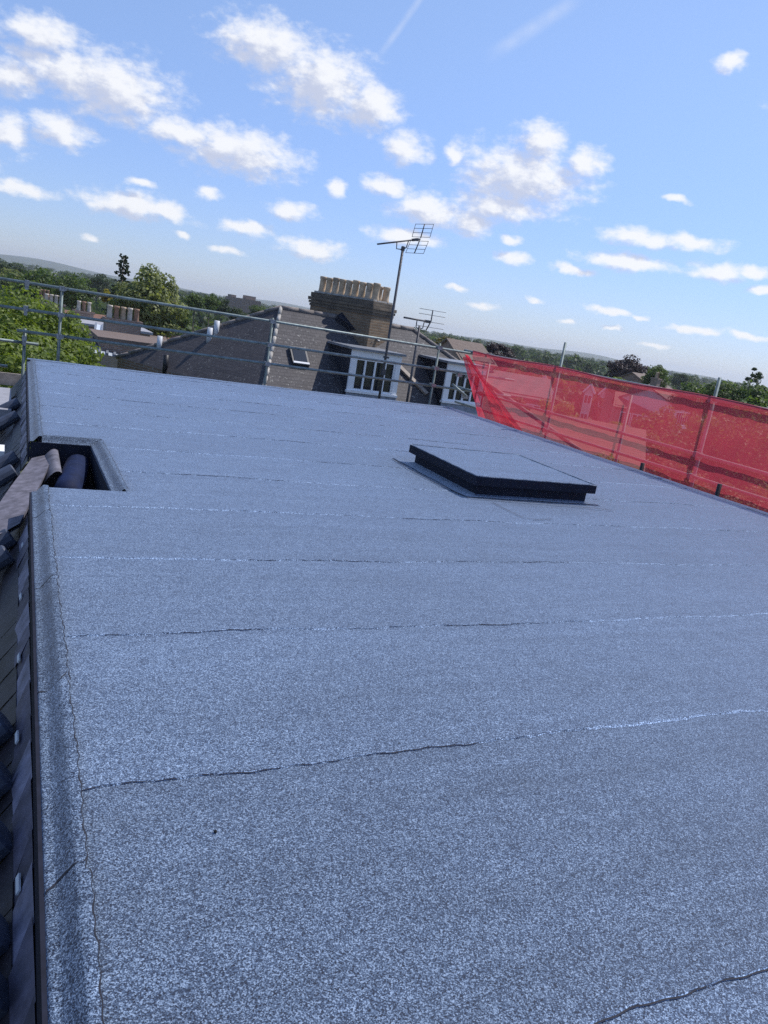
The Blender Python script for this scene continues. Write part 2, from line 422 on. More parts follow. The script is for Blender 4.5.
# kerb strip along the left edge, round the notch, and plain trims on the far and right edges
PROF = [(0, -.050), (.003, -.036), (.008, -.030), (.027, -.029), (.033, -.026), (.070, .016), (.076, .020), (.086, .021), (.096, .020), (.102, .019)]
def kerb(pa, pb, inward, s, width=1.0):
    """one length of kerb from pa to pb (plan points), profile growing inward"""
    pa = Vector(pa); pb = Vector(pb); d = pb - pa; L = d.length; n = max(4, int(L / .025)); b = MB(); inn = Vector(inward)
    def fn(u, t):
        q = t * (len(PROF) - 1); j = min(int(q), len(PROF) - 2); fr = q - j
        w = (PROF[j][0] * (1 - fr) + PROF[j + 1][0] * fr) * width; z = PROF[j][1] * (1 - fr) + PROF[j + 1][1] * fr
        jag = (.003 * math.sin(u * L * 5 + s) + .0022 * math.sin(u * L * 29 + s) + .0022 * math.sin(u * L * 83 + s * 2)) * (t ** 3)
        p = pa + d * u + inn * (w + jag)
        return (p.x, p.y, z + .0015 * math.sin(u * L * 9 + s) * t * (1 - t) * 4)
    b.grid(fn, n, (len(PROF) - 1) * 2); o = b.build('kerb_strip', felt_strip, house)
    e = MB()
    for k in range(n * 3):
        u0, u1 = k / (n * 3), (k + 1) / (n * 3)
        a, c = Vector(fn(u0, 1)), Vector(fn(u1, 1)); wl = .0012 + .0016 * (1 + math.sin(u0 * L * 13 + s * 3) * math.sin(u0 * L * 41 + s))
        i3 = Vector((inn.x, inn.y, 0))
        e.face([a + i3 * wl + Vector((0, 0, .001)), c + i3 * wl + Vector((0, 0, .001)), c + Vector((0, 0, .001)), a + Vector((0, 0, .001))], True)
    e.build('bitumen_edge', bitumen, o)
    return o
def joint(pa, inward, along, s):
    """dark crooked line across the strip where two lengths lap"""
    pa = Vector(pa); inn = Vector(inward); al = Vector(along); b = MB(); n = 14
    for k in range(n):
        t0, t1 = k / n, (k + 1) / n
        pts = []
        for t in (t0, t1):
            q = t * (len(PROF) - 1); j = min(int(q), len(PROF) - 2); fr = q - j
            w = PROF[j][0] * (1 - fr) + PROF[j + 1][0] * fr; z = PROF[j][1] * (1 - fr) + PROF[j + 1][1] * fr
            p = pa + inn * w + al * (.05 * t * t + .012 * math.sin(t * 7 + s)); pts.append((p, z))
        w0 = .003 + .002 * math.sin(t0 * 9 + s)
        (p0, z0), (p1, z1) = pts
        b.face([(p0.x - al.x * w0, p0.y - al.y * w0, z0 + .003), (p1.x - al.x * w0, p1.y - al.y * w0, z1 + .003), (p1.x + al.x * w0, p1.y + al.y * w0, z1 + .003), (p0.x + al.x * w0, p0.y + al.y * w0, z0 + .003)])
    b.build('strip_joint', bitumen, house)
cuts = [-3.0, -.6, .85, 1.72, 2.72, 3.75, 4.9, NY0]
for k in range(len(cuts) - 1): kerb((X0(cuts[k]), cuts[k]), (X0(cuts[k + 1]), cuts[k + 1]), (1, 0), k * 1.7)
for k, y in enumerate(cuts[1:-1]): joint((X0(y), y), (1, 0), (0, 1), k * 2.3)
kerb((NX - .0, NY0 + .0), (NX, NY1), (1, 0), 3.3)
kerb((X0(NY1) + .1, NY1), (NX + .1, NY1), (0, 1), 4.1, .8)
cuts2 = [NY1, 8.3, 10.4, 12.2, YF]
for k in range(4): kerb((X0(cuts2[k]), cuts2[k]), (X0(cuts2[k + 1]), cuts2[k + 1]), (1, 0), 9 + k)
for k, y in enumerate(cuts2[1:-1]): joint((X0(y), y), (1, 0), (0, 1), 7 + k * 1.3)
t = MB()
def lip(u, v):                                # low roll along the far edge
    return (X0(YF) + (X1 - X0(YF)) * u, YF - .10 + .10 * v, .006 + .012 * math.sin(v * 2.2) + .002 * math.sin(u * 40))
t.grid(lip, 120, 6); t.build('edge_roll', felt, house)
t = MB(); t.grid(lambda u, v: (X1 - .10 + .10 * v, YB + (YF - YB) * u, .006 + .012 * math.sin(v * 2.2) + .0021 * math.sin(u * 50)), 120, 6); t.build('edge_roll', felt, house)
# deck, fascias, notch walls
def fascia(p, q, h, off=.0):
    p = Vector((*p, -h / 2 - .036 + off)); q = Vector((*q, -h / 2 - .036 + off)); b = MB(); b.bar(p, q, .016, h); b.build('fascia', felt_side, house)
fascia((X0(YB), YB), (X0(NY0) , NY0), .20); fascia((X0(NY1), NY1), (X0(YF), YF), .18)
fascia((X0(NY1) + .01, NY1 + .006), (NX + .006, NY1 + .006), .21); fascia((NX + .010, NY0), (NX + .010, NY1), .22); fascia((X0(NY0) + .075, NY0 - .006), (NX + .03, NY0 - .006), .22, .034)
fascia((X0(YF), YF + .009), (X1, YF + .009), .19, .034); fascia((X1 + .009, YB), (X1 + .009, YF), .185, .034)
dk = MB()
def slab(xa0, xa1, xb, ya, yb, zt=-.006, zb=-.17):
    k = len(dk.v); dk.v += [(xa0, ya, zb), (xb, ya, zb), (xb, yb, zb), (xa1, yb, zb), (xa0, ya, zt), (xb, ya, zt), (xb, yb, zt), (xa1, yb, zt)]
    for f in ((3, 2, 1, 0), (4, 5, 6, 7), (0, 1, 5, 4), (1, 2, 6, 5), (2, 3, 7, 6), (3, 0, 4, 7)): dk.f.append(tuple(k + i for i in f)); dk.sm.append(False)
slab(X0(YB) + .07, X0(NY0) + .07, X1, YB, NY0 - .016); slab(NX + .08, NX + .08, X1 - .001, NY0 - .016, NY1 + .06); slab(X0(NY1) + .07, X0(YF) + .07, X1, NY1 + .06, YF)
dk.build('roof_deck', felt_side, house)
bm_wall = brick_mat('house brick', (1, 1), (.23, .14, .10), (.30, .19, .13), (.33, .30, .27), soot=.25)
wl = MB(); wl.box(((.9 + X1 - .25) / 2, (YB + YF) / 2, (GZ - .18) / 2), (X1 - .25 - .9, YF - YB - .5, -.18 - GZ)); wl.build('wall', bm_wall, house)
# notch lining
nf = MB()
nf.face([(.05, NY0, -.62), (NX + .05, NY0, -.42), (NX + .05, NY1 + .1, -.40), (.05, NY1 + .1, -.60)])
nf.box((NX + .06, (NY0 + NY1) / 2, -.36), (.08, NY1 - NY0, .32)); nf.box(((.2 + NX) / 2 + .05, NY1 + .06, -.43), (NX - .2 - .06, .08, .44))
nf.build('notch_lining', slate_dark, house)
# slate slope falling away on the left, with a sloping strip of slates under the fascia
sl = MB()
def slope(u, v):
    c = int(v * 22); fr = v * 22 - c
    return (.075 - 1.7 * v - .0, YB + (YF - YB) * u, -.29 - 2.9 * v + .0)
rows = 24
for r in range(rows):
    v0, v1 = r / rows, (r + 1) / rows
    a = slope(0, v0); c = slope(0, v1)
    nY = 66
    for k in range(nY):
        y0 = YB + (YF - YB) * (k + (.5 if r % 2 else 0)) / nY; y1 = y0 + (YF - YB) / nY - .004; q0, q1 = sk(y0), sk(y1)
        j = .006 * math.sin(k * 12.9 + r * 7.7)
        nrm = Vector((-.86, 0, .5))
        sl.face([(a[0] + q0, y0, a[2] + j * .3), (c[0] + nrm.x * .014 + q0, y0, c[2] + .008 + j), (c[0] + nrm.x * .014 + q1, y1, c[2] + .008 - j), (a[0] + q1, y1, a[2] - j * .3)])
sl.face([(X0(YB) - .065, YB, -.31), (X0(YF) - .065, YF, -.31), (X0(YF) - 1.76, YF, -3.21), (X0(YB) - 1.76, YB, -3.21)])
sl.face([(X0(YB) + .0, YB, -.20), (X0(NY0), NY0 - .06, -.20), (X0(NY0) - .066, NY0 - .06, -.312), (X0(YB) - .066, YB, -.312)])
sl.face([(X0(NY1) + .0, NY1, -.20), (X0(YF), YF, -.20), (X0(YF) - .066, YF, -.312), (X0(NY1) - .066, NY1, -.312)])
sl.build('slate_slope', slate_dark, house)
yy = YB; k = 0
while yy < YF - .1:
    L = .17 + .14 * ((k * 37) % 10) / 10; dz = .014 * math.sin(k * 5.1)
    if not (NY0 - .25 < yy < NY1):
        q = sk(yy); st = MB()
        st.face([(.126 + q, yy + .07, -.195 + dz * .3), (.071 + q - .008 * math.sin(k * 3), yy - .05, -.305 + dz), (.068 + q, yy + L - .02, -.31 + dz * .5), (.126 + q, yy + L + .08, -.199)])
        st.build('strip_slate', (slate_lilac, slate_pale, slate_mid)[(k * 7) % 3], house)
    yy += L * .93; k += 1
for px, py in ((17, 890), (16, 742), (20, 600), (18, 662), (22, 548)):
    p = at_z(px, py, -.272); cl = MB(); q = Vector((.02, 0, .05)).normalized()
    cl.box(p + Vector((.002, 0, .02)), (.018, .07, .006), Matrix.Rotation(R_(-65), 3, 'Y')); cl.build('roof_clip', white_o, house)
def round_tile():
    b = MB(); n = 12
    ax = Vector((-.80, -.12, -.55)).normalized(); s_ = Vector((.1, -1, 0)); s_ = (s_ - ax * s_.dot(ax)).normalized(); u_ = s_.cross(ax)
    if u_.z < 0: u_ = -u_
    ring = []
    for L, rr in ((0, .052), (.01, .066), (.16, .072), (.32, .078)):
        ring.append([ax * L + s_ * rr * math.cos(t) + u_ * rr * math.sin(t) for t in [math.pi * 2 * j / n for j in range(n)]])
    for i in range(3):
        for j in range(n):
            b.face([ring[i][j], ring[i][(j + 1) % n], ring[i + 1][(j + 1) % n], ring[i + 1][j]], True)
    b.face([p * 1.0 for p in ring[0]])
    return b
rtb = round_tile()
for (px, py) in ((7, 722), (6, 772), (5, 832), (12, 536), (9, 553), (19, 402), (18, 415), (17, 456), (15, 470), (2, 925), (1, 985)):
    p = at_z(px, py, -.27); q = MB(); q.v = [tuple(Vector(v) + p) for v in rtb.v]; q.f = rtb.f; q.sm = rtb.sm
    q.build('round_tile', hip_blue, house)
# lead covered bits on the slope
q = MB(); q.box((-.45, 11.55, -.46), (1.12, 1.9, .22)); q.build('dormer_top', simple('grey sheet', (.30, .30, .33), .6, var=.15), house)
q = MB(); q.box((-.50, 8.2, -.50), (1.08, .30, .36)); q.build('white_board', white_p, house)
# bleached board running out of the notch, blue bundle and rubble lying in it
bd = MB()
def board(u, v):
    a = Vector((.43, 7.19, -.13)).lerp(Vector((.135, 5.35, -.205)), u); c = Vector((.25, 7.19, -.17)).lerp(Vector((-.16, 5.05, -.29)), u)
    p = a.lerp(c, v); return (p.x, p.y, p.z + .006 * math.sin(u * 9 + v * 4))
bd.grid(board, 20, 4); k0 = len(bd.v)
bd.grid(lambda u, v: tuple(Vector(board(u, 1 - v)) - Vector((0, 0, .03))), 20, 4)
for (u0, u1) in [(i / 20, (i + 1) / 20) for i in range(20)]:
    for v in (0, 1):
        a, c = Vector(board(u0, v)), Vector(board(u1, v)); d_ = Vector((0, 0, .03)); bd.face([a, c, c - d_, a - d_])
tag(bd.build('roof_board', wood_pale), 'bleached grey board running down out of the notch in the left roof edge', 'board')
bb = MB(); bb.tube([(.475, 6.30, -.29), (.49, 6.36, -.24), (.56, 6.75, -.215), (.62, 7.12, -.20)], .105, 14)
tag(bb.build('blue_bundle', blue_m), 'dark blue plastic roll lying in the notch of the roof', 'plastic roll')
rb = MB()
def sheet(u, v):
    return (.33 + .16 * u, 6.55 + .62 * v, -.175 + .10 * math.sin(u * 2.6) - .05 * (1 - v) - .12 * (u > .85))
rb.grid(sheet, 14, 8); tag(rb.build('curled_offcut', simple('dirty lead', (.13, .125, .15), .85, var=.5, scale=15)), 'curled pale offcut beside the blue roll in the roof notch', 'offcut')
for (x, y, z, r) in ((.70, 6.62, -.31, .035), (.67, 6.2, -.33, .045), (.60, 5.85, -.36, .04)):
    q = MB(); q.lathe((x, y, z), [(0.001, -r), (r * .7, -r * .7), (r, 0), (r * .75, r * .6), (0.001, r * .85)], 9)
    tag(q.build('rubble_lump', mortar_m), 'pale lump of mortar rubble in the roof notch', 'rubble', 'mortar lumps in the roof notch')

# ---- roof hatch
def hatch():
    rot = Matrix.Rotation(R_(-1.6), 3, 'Z'); c0 = Vector((4.70, 6.60, 0))
    def rp(x, y, z): return c0 + rot @ Vector((x, y, z))
    cb = MB(); cb.box(rp(0, 0, .07), (1.30, 1.34, .13), rot)
    h_ = cb.build('roof_hatch', felt_side, house, 'low roof hatch with a felted lid and shade dark sides')
    ld = MB(); ld.box(rp(0, .0, .168), (1.42, 1.46, .082), rot); ld.build('hatch_lid', felt_side, h_)
    tp = MB(); tp.grid(lambda u, v: tuple(rp(-.708 + 1.416 * u, -.728 + 1.456 * v, .2115 + .006 * math.sin(u * math.pi) * math.sin(v * math.pi) + .0015 * math.sin(u * 21 + v * 13))), 30, 30)
    tp.build('hatch_top', felt, h_)
    ed = MB()                                # welted rim of the top felt
    P4 = [(-.70, -.72), (.70, -.72), (.70, .72), (-.70, .72)]
    for i in range(4):
        a, b_ = P4[i], P4[(i + 1) % 4]
        pts = [rp(a[0] + (b_[0] - a[0]) * k / 16, a[1] + (b_[1] - a[1]) * k / 16, .212 + .002 * math.sin(k * 2.2)) for k in range(17)]
        ed.tube(pts, .009, 6)
    ed.build('lid_rim', felt, h_)
    ap = MB()                                # felt apron dressed onto the roof round the kerb
    hw, hd, ow, od = .65, .67, .80, .93
    ring_i = [(-hw, -hd), (hw, -hd), (hw, hd), (-hw, hd)]; ring_o = [(-ow, -.735), (ow + .03, -.725), (ow, od), (-ow, od)]
    for i in range(4):
        a, b_, c_, d_ = ring_o[i], ring_o[(i + 1) % 4], ring_i[(i + 1) % 4], ring_i[i]
        def fn(u, v):
            lo = Vector(a).lerp(Vector(b_), u); hi = Vector(d_).lerp(Vector(c_), u); p = lo.lerp(hi, v)
            j = .008 * math.sin(u * 17 + i) * (1 - v)
            return tuple(rp(p.x + j, p.y + j, (.017 + .014 * max(0, v - .8) / .2)))
        ap.grid(fn, 24, 8)
    ap.build('hatch_apron', felt, h_)
    ln = MB()
    def line(pts, w):
        for p, q_ in zip(pts[:-1], pts[1:]):
            p = Vector((*p, .0185)); q_ = Vector((*q_, .0185)); n = (q_ - p).cross(Vector((0, 0, 1))).normalized() * w
            ln.face([p - n, q_ - n, q_ + n, p + n])
    fr = [at_z(x, y) for x, y in ((392, 460), (408, 470), (440, 487), (470, 500), (500, 502), (540, 505), (575, 508), (613, 512))]
    line([(p.x, p.y + .006 * math.sin(i * 9)) for i, p in enumerate(fr)], .006)
    fr = [at_z(x, y) for x, y in ((492, 504), (505, 511), (522, 519), (535, 521.5), (552, 521))]
    line([(p.x, p.y) for p in fr], .004)
    ln.build('bitumen_edge', bitumen, h_)
hatch()
b = MB(); p = at_z(215, 835); b.lathe((p.x, p.y, .012), [(.0005, -.004), (.0045, -.003), (.005, .001), (.0005, .005)], 7)
tag(b.build('pebble', soot_m), 'tiny black speck of grit on the near felt', 'pebble')

# ================================================================== THE HOUSE BEHIND
def neighbour():
    A = Vector((6.75, 21, 1.387)); RR = Vector((10.85, 21, 1.387)); TP = .84
    def fz(y): return A.z - TP * (21 - y)
    hipd = Vector((-.88, -2.21, -TP * 2.21)) / 2.21        # per metre of run
    Hh = A + hipd * 2.6; He = A + hipd * 3.6
    L = at_z(118, 357, -.8)
    rd = Vector((.81, -.56, -TP * .56)) / .56
    Re = RR + rd * 3.6
    root = empty('slate_roof_house', (9, 22, GZ), 'house behind with a hipped slate roof, brick chimney and two white dormer windows', 'house')
    fm = slate_mat('slates facing', (1, 0), (.056, .052, .056), (.088, .081, .084), (.046, .042, .045), .62)
    d_ = (L - Hh); d2 = Vector((d_.x, d_.y)).normalized()
    sm = slate_mat('slates hip end', (d2.x, d2.y), (.056, .051, .054), (.084, .076, .078), (.042, .038, .040), .4)
    rf = MB(); rf.face([A, He, Re, RR]); roof = rf.build('roof', fm, root)
    r2 = MB(); r2.face([A, L, Hh]); r2.build('roof_slope', sm, root)
    BL = L; BR = Vector((15.5, L.y, -.8))
    r3 = MB(); r3.face([A, RR, BR, BL]); r3.face([RR, Re, Vector((Re.x, Re.y + 2, Re.z)), BR]); r3.build('roof_slope', fm, root)
    w = MB()
    w.face([Hh, L, (L.x, L.y, GZ), (Hh.x, Hh.y, GZ)]); w.face([He + Vector((.3, .3, -.05)), Re + Vector((-.3, .3, -.05)), (Re.x - .3, Re.y + .3, GZ), (He.x + .3, He.y + .3, GZ)])
    w.face([L, BR, (BR.x, BR.y, GZ), (L.x, L.y, GZ)]); w.face([(Re.x - .3, Re.y + .3, -1.7), (BR.x, BR.y, -.9), (BR.x, BR.y, GZ), (Re.x - .3, Re.y + .3, GZ)])
    w.build('wall', bm_wall, root)
    # ridge and hips
    def capline(a, c, r, m, nm, step=.42):
        b = MB(); n = max(2, int((c - a).length / step)); 
        for k in range(n):
            p = a.lerp(c, k / n); q = a.lerp(c, (k + 1) / n + .01); b.tube([p + Vector((0, 0, .0)), q + Vector((0, 0, .012))], r, 8)
        b.build(nm, m, root)
    capline(A + Vector((0, 0, -.02)), RR + Vector((0, 0, -.02)), .075, ridge_m, 'ridge_tiles')
    capline(A, He, .05, mortar_m, 'hip_mortar', .3); capline(A, L, .06, ridge_m, 'ridge_tiles'); capline(RR, Re, .06, ridge_m, 'ridge_tiles')
    # dormers
    def dormer(x0, x1, yf, zt, zb, nwin):
        zr = fz(yf); yb = 21 - (A.z - zt) / TP
        for x in (x0 + .03, x1 - .03):           # cheeks
            bd_ = MB(); bd_.face([(x, yf + .06, zt), (x, yb, zt), (x, yf + .06, zr - .03)]); bd_.build('dormer_cheek', lead_shade, root)
        tp = MB(); tp.box(((x0 + x1) / 2, (yf + yb) / 2 - .03, zt + .03), (x1 - x0 + .14, yb - yf + .12, .06)); d = tp.build('dormer_roof', lead, root)
        fr = MB(); cx_ = (x0 + x1) / 2; wdt = x1 - x0
        head = .20; cill = .06
        fr.box((cx_, yf + .03, zt - head / 2 - .001), (wdt, .06, head)); fr.box((cx_, yf + .02, zb + cill / 2), (wdt + .04, .12, cill))
        for x in (x0 + .07, x1 - .07): fr.box((x, yf + .03, (zt - head + zb + cill) / 2), (.14, .06, zt - head - zb - cill))
        z0, z1 = zb + cill, zt - head; xi0, xi1 = x0 + .14, x1 - .14
        wf = fr.build('window', white_p, root)
        sb = MB(); n = nwin
        for k in range(n + 1):
            x = xi0 + (xi1 - xi0) * k / n; sb.box((x + (.02 if k == 0 else -.02 if k == n else 0), yf + .045, (z0 + z1) / 2), (.05, .04, z1 - z0))
        for k in range(n):
            xa, xb = xi0 + (xi1 - xi0) * k / n + .03, xi0 + (xi1 - xi0) * (k + 1) / n - .03
            for z in (z0 + .025, z1 - .025): sb.box(((xa + xb) / 2, yf + .047, z), (xb - xa, .035, .05))
        sb.build('frame', white_p, wf)
        gl = MB(); gl.box((cx_, yf + .09, (z0 + z1) / 2), (xi1 - xi0, .01, z1 - z0)); gl.build('pane', glass_m, wf)
        apn = MB(); apn.face([(x0 - .02, yf + .0, zb - .002), (x1 + .02, yf + .0, zb - .002), (x1 + .06, yf - .10, fz(yf - .1) + .03), (x0 - .06, yf - .10, fz(yf - .1) + .03)]); apn.build('lead_apron', lead, root)
    dormer(7.98, 9.42, 18.5, .66, -.44, 4)
    dormer(10.85, 12.15, 18.5, .66, -.42, 4)
    # stack's shadow and lead drawn as a dark bar, paler flashing along the edge
    bx = MB(); P = Vector((0, -TP, 1)).normalized
    nrm = Vector((0, -TP, 1)).normalized()
    a = at_plane(338, 318, A, nrm); c = at_plane(372, 345, A, nrm)
    bx.bar(a + nrm * .09, c + nrm * .09, .30, .18, nrm); bx.build('lead_shadow', lead_shade, root)
    bx = MB(); bx.bar(a + nrm * .19 + Vector((.16, 0, 0)), c + nrm * .19 + Vector((.16, 0, 0)), .10, .05, nrm); bx.build('lead_flashing', lead, root)
    # roof window
    rw = MB(); a = at_plane(291, 352, A, nrm); c = at_plane(306, 364, A, nrm); m_ = (a + c) / 2
    ax = Vector((1, 0, 0)); up = Vector((0, 1, TP)).normalized(); rm_ = Matrix((ax, up, nrm)).transposed()
    rw.box(m_ + nrm * .05, (.46, .62, .10), rm_); sky_ = rw.build('roof_window', simple('roof window frame', (.05, .05, .055), .5), root)
    rw = MB(); rw.box(m_ + nrm * .106, (.36, .48, .008), rm_); rw.build('pane', glass_m, sky_)
    rw = MB(); rw.bar(m_ + nrm * .11 - up * .28 - ax * .22, m_ + nrm * .11 - up * .28 + ax * .22, .06, .03, nrm); rw.build('flashing', white_o, sky_)
    # pipes on the hip end
    nl = (L - A).cross(Hh - A).normalized()
    for (px, py, hh, m, nm) in ((209, 340, .34, white_o, 'vent_pipe'), (216, 333, .34, white_o, 'vent_pipe'), (159, 348, .34, white_o, 'vent_pipe'), (165, 370, .42, black_m, 'vent_pipe')):
        p = at_plane(px, py, A, nl); b = MB(); b.tube([p - Vector((0, 0, .1)), p + Vector((0, 0, hh))], .075, 10); b.build(nm, m, root)
    # gutter board and boards under the right dormer
    gt = MB(); p0 = He + Vector((.2, -.05, -.06)); p1 = Re + Vector((.0, -.05, -.06)); gt.bar(p0, p1, .12, .10); gt.build('gutter', black_m, root)
    # chimney stack, turned a little to the ridge
    th = R_(60); W_, Dp = 2.22, 1.03; C = Vector((9.03, 20.0, 0))
    ux = Vector((-math.cos(th), math.sin(th), 0)); uy = Vector((math.sin(th), math.cos(th), 0))
    rotm = Matrix((ux, uy, Vector((0, 0, 1)))).transposed()
    cm = brick_mat('chimney brick', (ux.x + uy.x, ux.y + uy.y), (.165, .105, .06), (.26, .17, .10), (.22, .18, .13), soot=.4)
    ctr = C + ux * W_ / 2 + uy * Dp / 2
    ztop = 1.92
    cb = MB(); cb.box((ctr.x, ctr.y, (ztop - 2.2) / 2), (W_, Dp, ztop + 2.2), rotm)
    ch = cb.build('chimney', cm, root)
    cc = MB()
    for (z, h, e) in ((ztop - .30, .075, .05), (ztop - .22, .075, .10), (ztop - .13, .09, .14)): cc.box((ctr.x, ctr.y, z), (W_ + e, Dp + e, h - .003), rotm)
    cc.box((ctr.x, ctr.y, ztop - .02), (W_ + .04, Dp + .04, .12), rotm)
    cc.build('chimney_cap', brick_mat('sooty corbel', (ux.x + uy.x, ux.y + uy.y), (.11, .085, .06), (.17, .13, .09), (.13, .11, .09), soot=.6), ch)
    fl = MB(); fl.box((ctr.x, ctr.y, ztop + .065), (W_ - .08, Dp - .08, .05), rotm); fl.build('flaunching', mortar_m, ch)
    mats = [pot_buff, pot_buff, pot_grey, pot_buff, pot_grey, pot_buff, pot_buff, pot_grey, pot_buff]
    def pot(p, m, h, r):
        b = MB(); b.lathe((p.x, p.y, ztop + .07), [(r * 1.12, 0), (r * 1.12, .05), (r, .08), (r * .93, h - .09), (r * 1.08, h - .07), (r * 1.08, h - .02), (r * 1.0, h), (r * .78, h), (r * .72, h - .15)], 16)
        po = b.build('chimney_pot', m, ch); s_ = MB(); s_.lathe((p.x, p.y, ztop + .07), [(r * .74, h - .12), (.001, h - .12)], 14); 
        s_.build('chimney_pot', soot_m, ch)
    for k in range(9):
        p = C + ux * (.14 + (W_ - .30) * (8 - k) / 8) + uy * .24; pot(p, mats[k], .45 + .015 * math.sin(k * 4.1), .097)
    for k in range(3):
        p = C + ux * (.14 + .25 * k) + uy * .74; pot(p, mats[(k * 2) % 9], .42, .10)
    # timber lying down the slope between the dormers
    tb = MB(); a = at_plane(399, 366, A + nrm * .06, nrm); c = at_plane(427, 394, A + nrm * .06, nrm); tb.bar(a, c, .12, .06, nrm)
    tag(tb.build('timber_board', wood_m), 'tan timber board lying down the slates between the two white dormers', 'board')
    return fz, A, nrm
fz, RA, RN = neighbour()

# ---- television aerials
def aerials():
    t = empty('television_aerial', (8.5, 17.6, fz(17.6)), 'tall television aerial with a wide grid reflector on a long mast', 'aerial')
    am = simple('aerial metal', (.07, .07, .08), .55, .3, .3, 12); X, Y = 8.5, 17.6
    b = MB(); b.tube([(X, Y, fz(17.6) - .1), (X, Y, 3.28)], .033, 8); b.build('mast', am, t)
    b = MB(); b.box((X, Y, .25), (.09, .09, .14)); b.box((X, Y - .03, .62), (.10, .12, .05)); b.box((X, Y, -.55), (.09, .09, .10)); b.build('bracket', am, t)
    bd_ = Vector((.94, .20, .27)).normalized(); r = Vector((-.22, .97, 0)).normalized()
    c = Vector((X, Y, 3.40)); b = MB(); b.tube([c - bd_ * .80, c + bd_ * .50], .02, 6)
    b.tube([c - bd_ * .22, c - bd_ * .20 + Vector((0, 0, -.16)), Vector((X, Y, 3.20))], .013, 6); b.tube([c + bd_ * .14, c + bd_ * .10 + Vector((0, 0, -.16)), Vector((X, Y, 3.20))], .013, 6)
    b.build('boom', am, t)
    b = MB(); b.box(c + bd_ * .34, (.16, .08, .06), Matrix((bd_, r, bd_.cross(r))).transposed()); b.box((X, Y, 3.22), (.07, .07, .1)); b.build('clamp', am, t)
    for k in range(7):
        q = c - bd_ * (.75 - .15 * k); dd_ = MB(); dd_.tube([q - r * .09, q + r * .09], .006, 5); dd_.build('director', am, t)
    for s_ in (1, -1):
        e = c + bd_ * .50; ud = (Vector((0, 0, 1)) * s_ * .86 + bd_ * (.15 if s_ > 0 else -.30)).normalized(); b = MB()
        for k in range(4):
            p = e + ud * (.05 + .105 * k); b.tube([p - r * .34, p + r * .34], .006, 5)
        for w in (-.34, 0, .34): b.tube([e + ud * (.03 if w == 0 else .05) + r * w, e + ud * .37 + r * w], .007 if w else .015, 5)
        b.build('reflector', am, t)
    t = empty('television_aerial', (9.3, 17.6, fz(17.6)), 'shorter television aerial with four thin cross rods, between the dormers', 'aerial')
    X = 9.30
    b = MB(); b.tube([(X, Y, fz(17.6) - .1), (X, Y, 1.50)], .032, 8); b.build('mast', am, t)
    bd_ = Vector((.96, .28, .0)).normalized(); r = Vector((.90, -.44, 0)).normalized(); c = Vector((X, Y, 1.64))
    b = MB(); b.tube([c - bd_ * .58, c + bd_ * .36], .022, 6); b.tube([c - bd_ * .12, c - bd_ * .12 + Vector((0, 0, -.18)), (X, Y, 1.42)], .014, 6); b.tube([c + bd_ * .14, c + bd_ * .12 + Vector((0, 0, -.18)), (X, Y, 1.42)], .014, 6); b.build('boom', am, t)
    b = MB(); b.box(c + bd_ * .25, (.14, .07, .07)); b.build('clamp', am, t)
    e = c + bd_ * .37; b = MB(); b.tube([e + Vector((0, 0, .30)), e + Vector((.0, 0, .02)), e + Vector((-.10, 0, -.22))], .016, 6)
    for z in (.29, .17, .0, -.13): b.tube([e + Vector((0, 0, z)) - r * .34, e + Vector((0, 0, z)) + r * .34], .006, 5)
    b.build('reflector', am, t)
aerials()

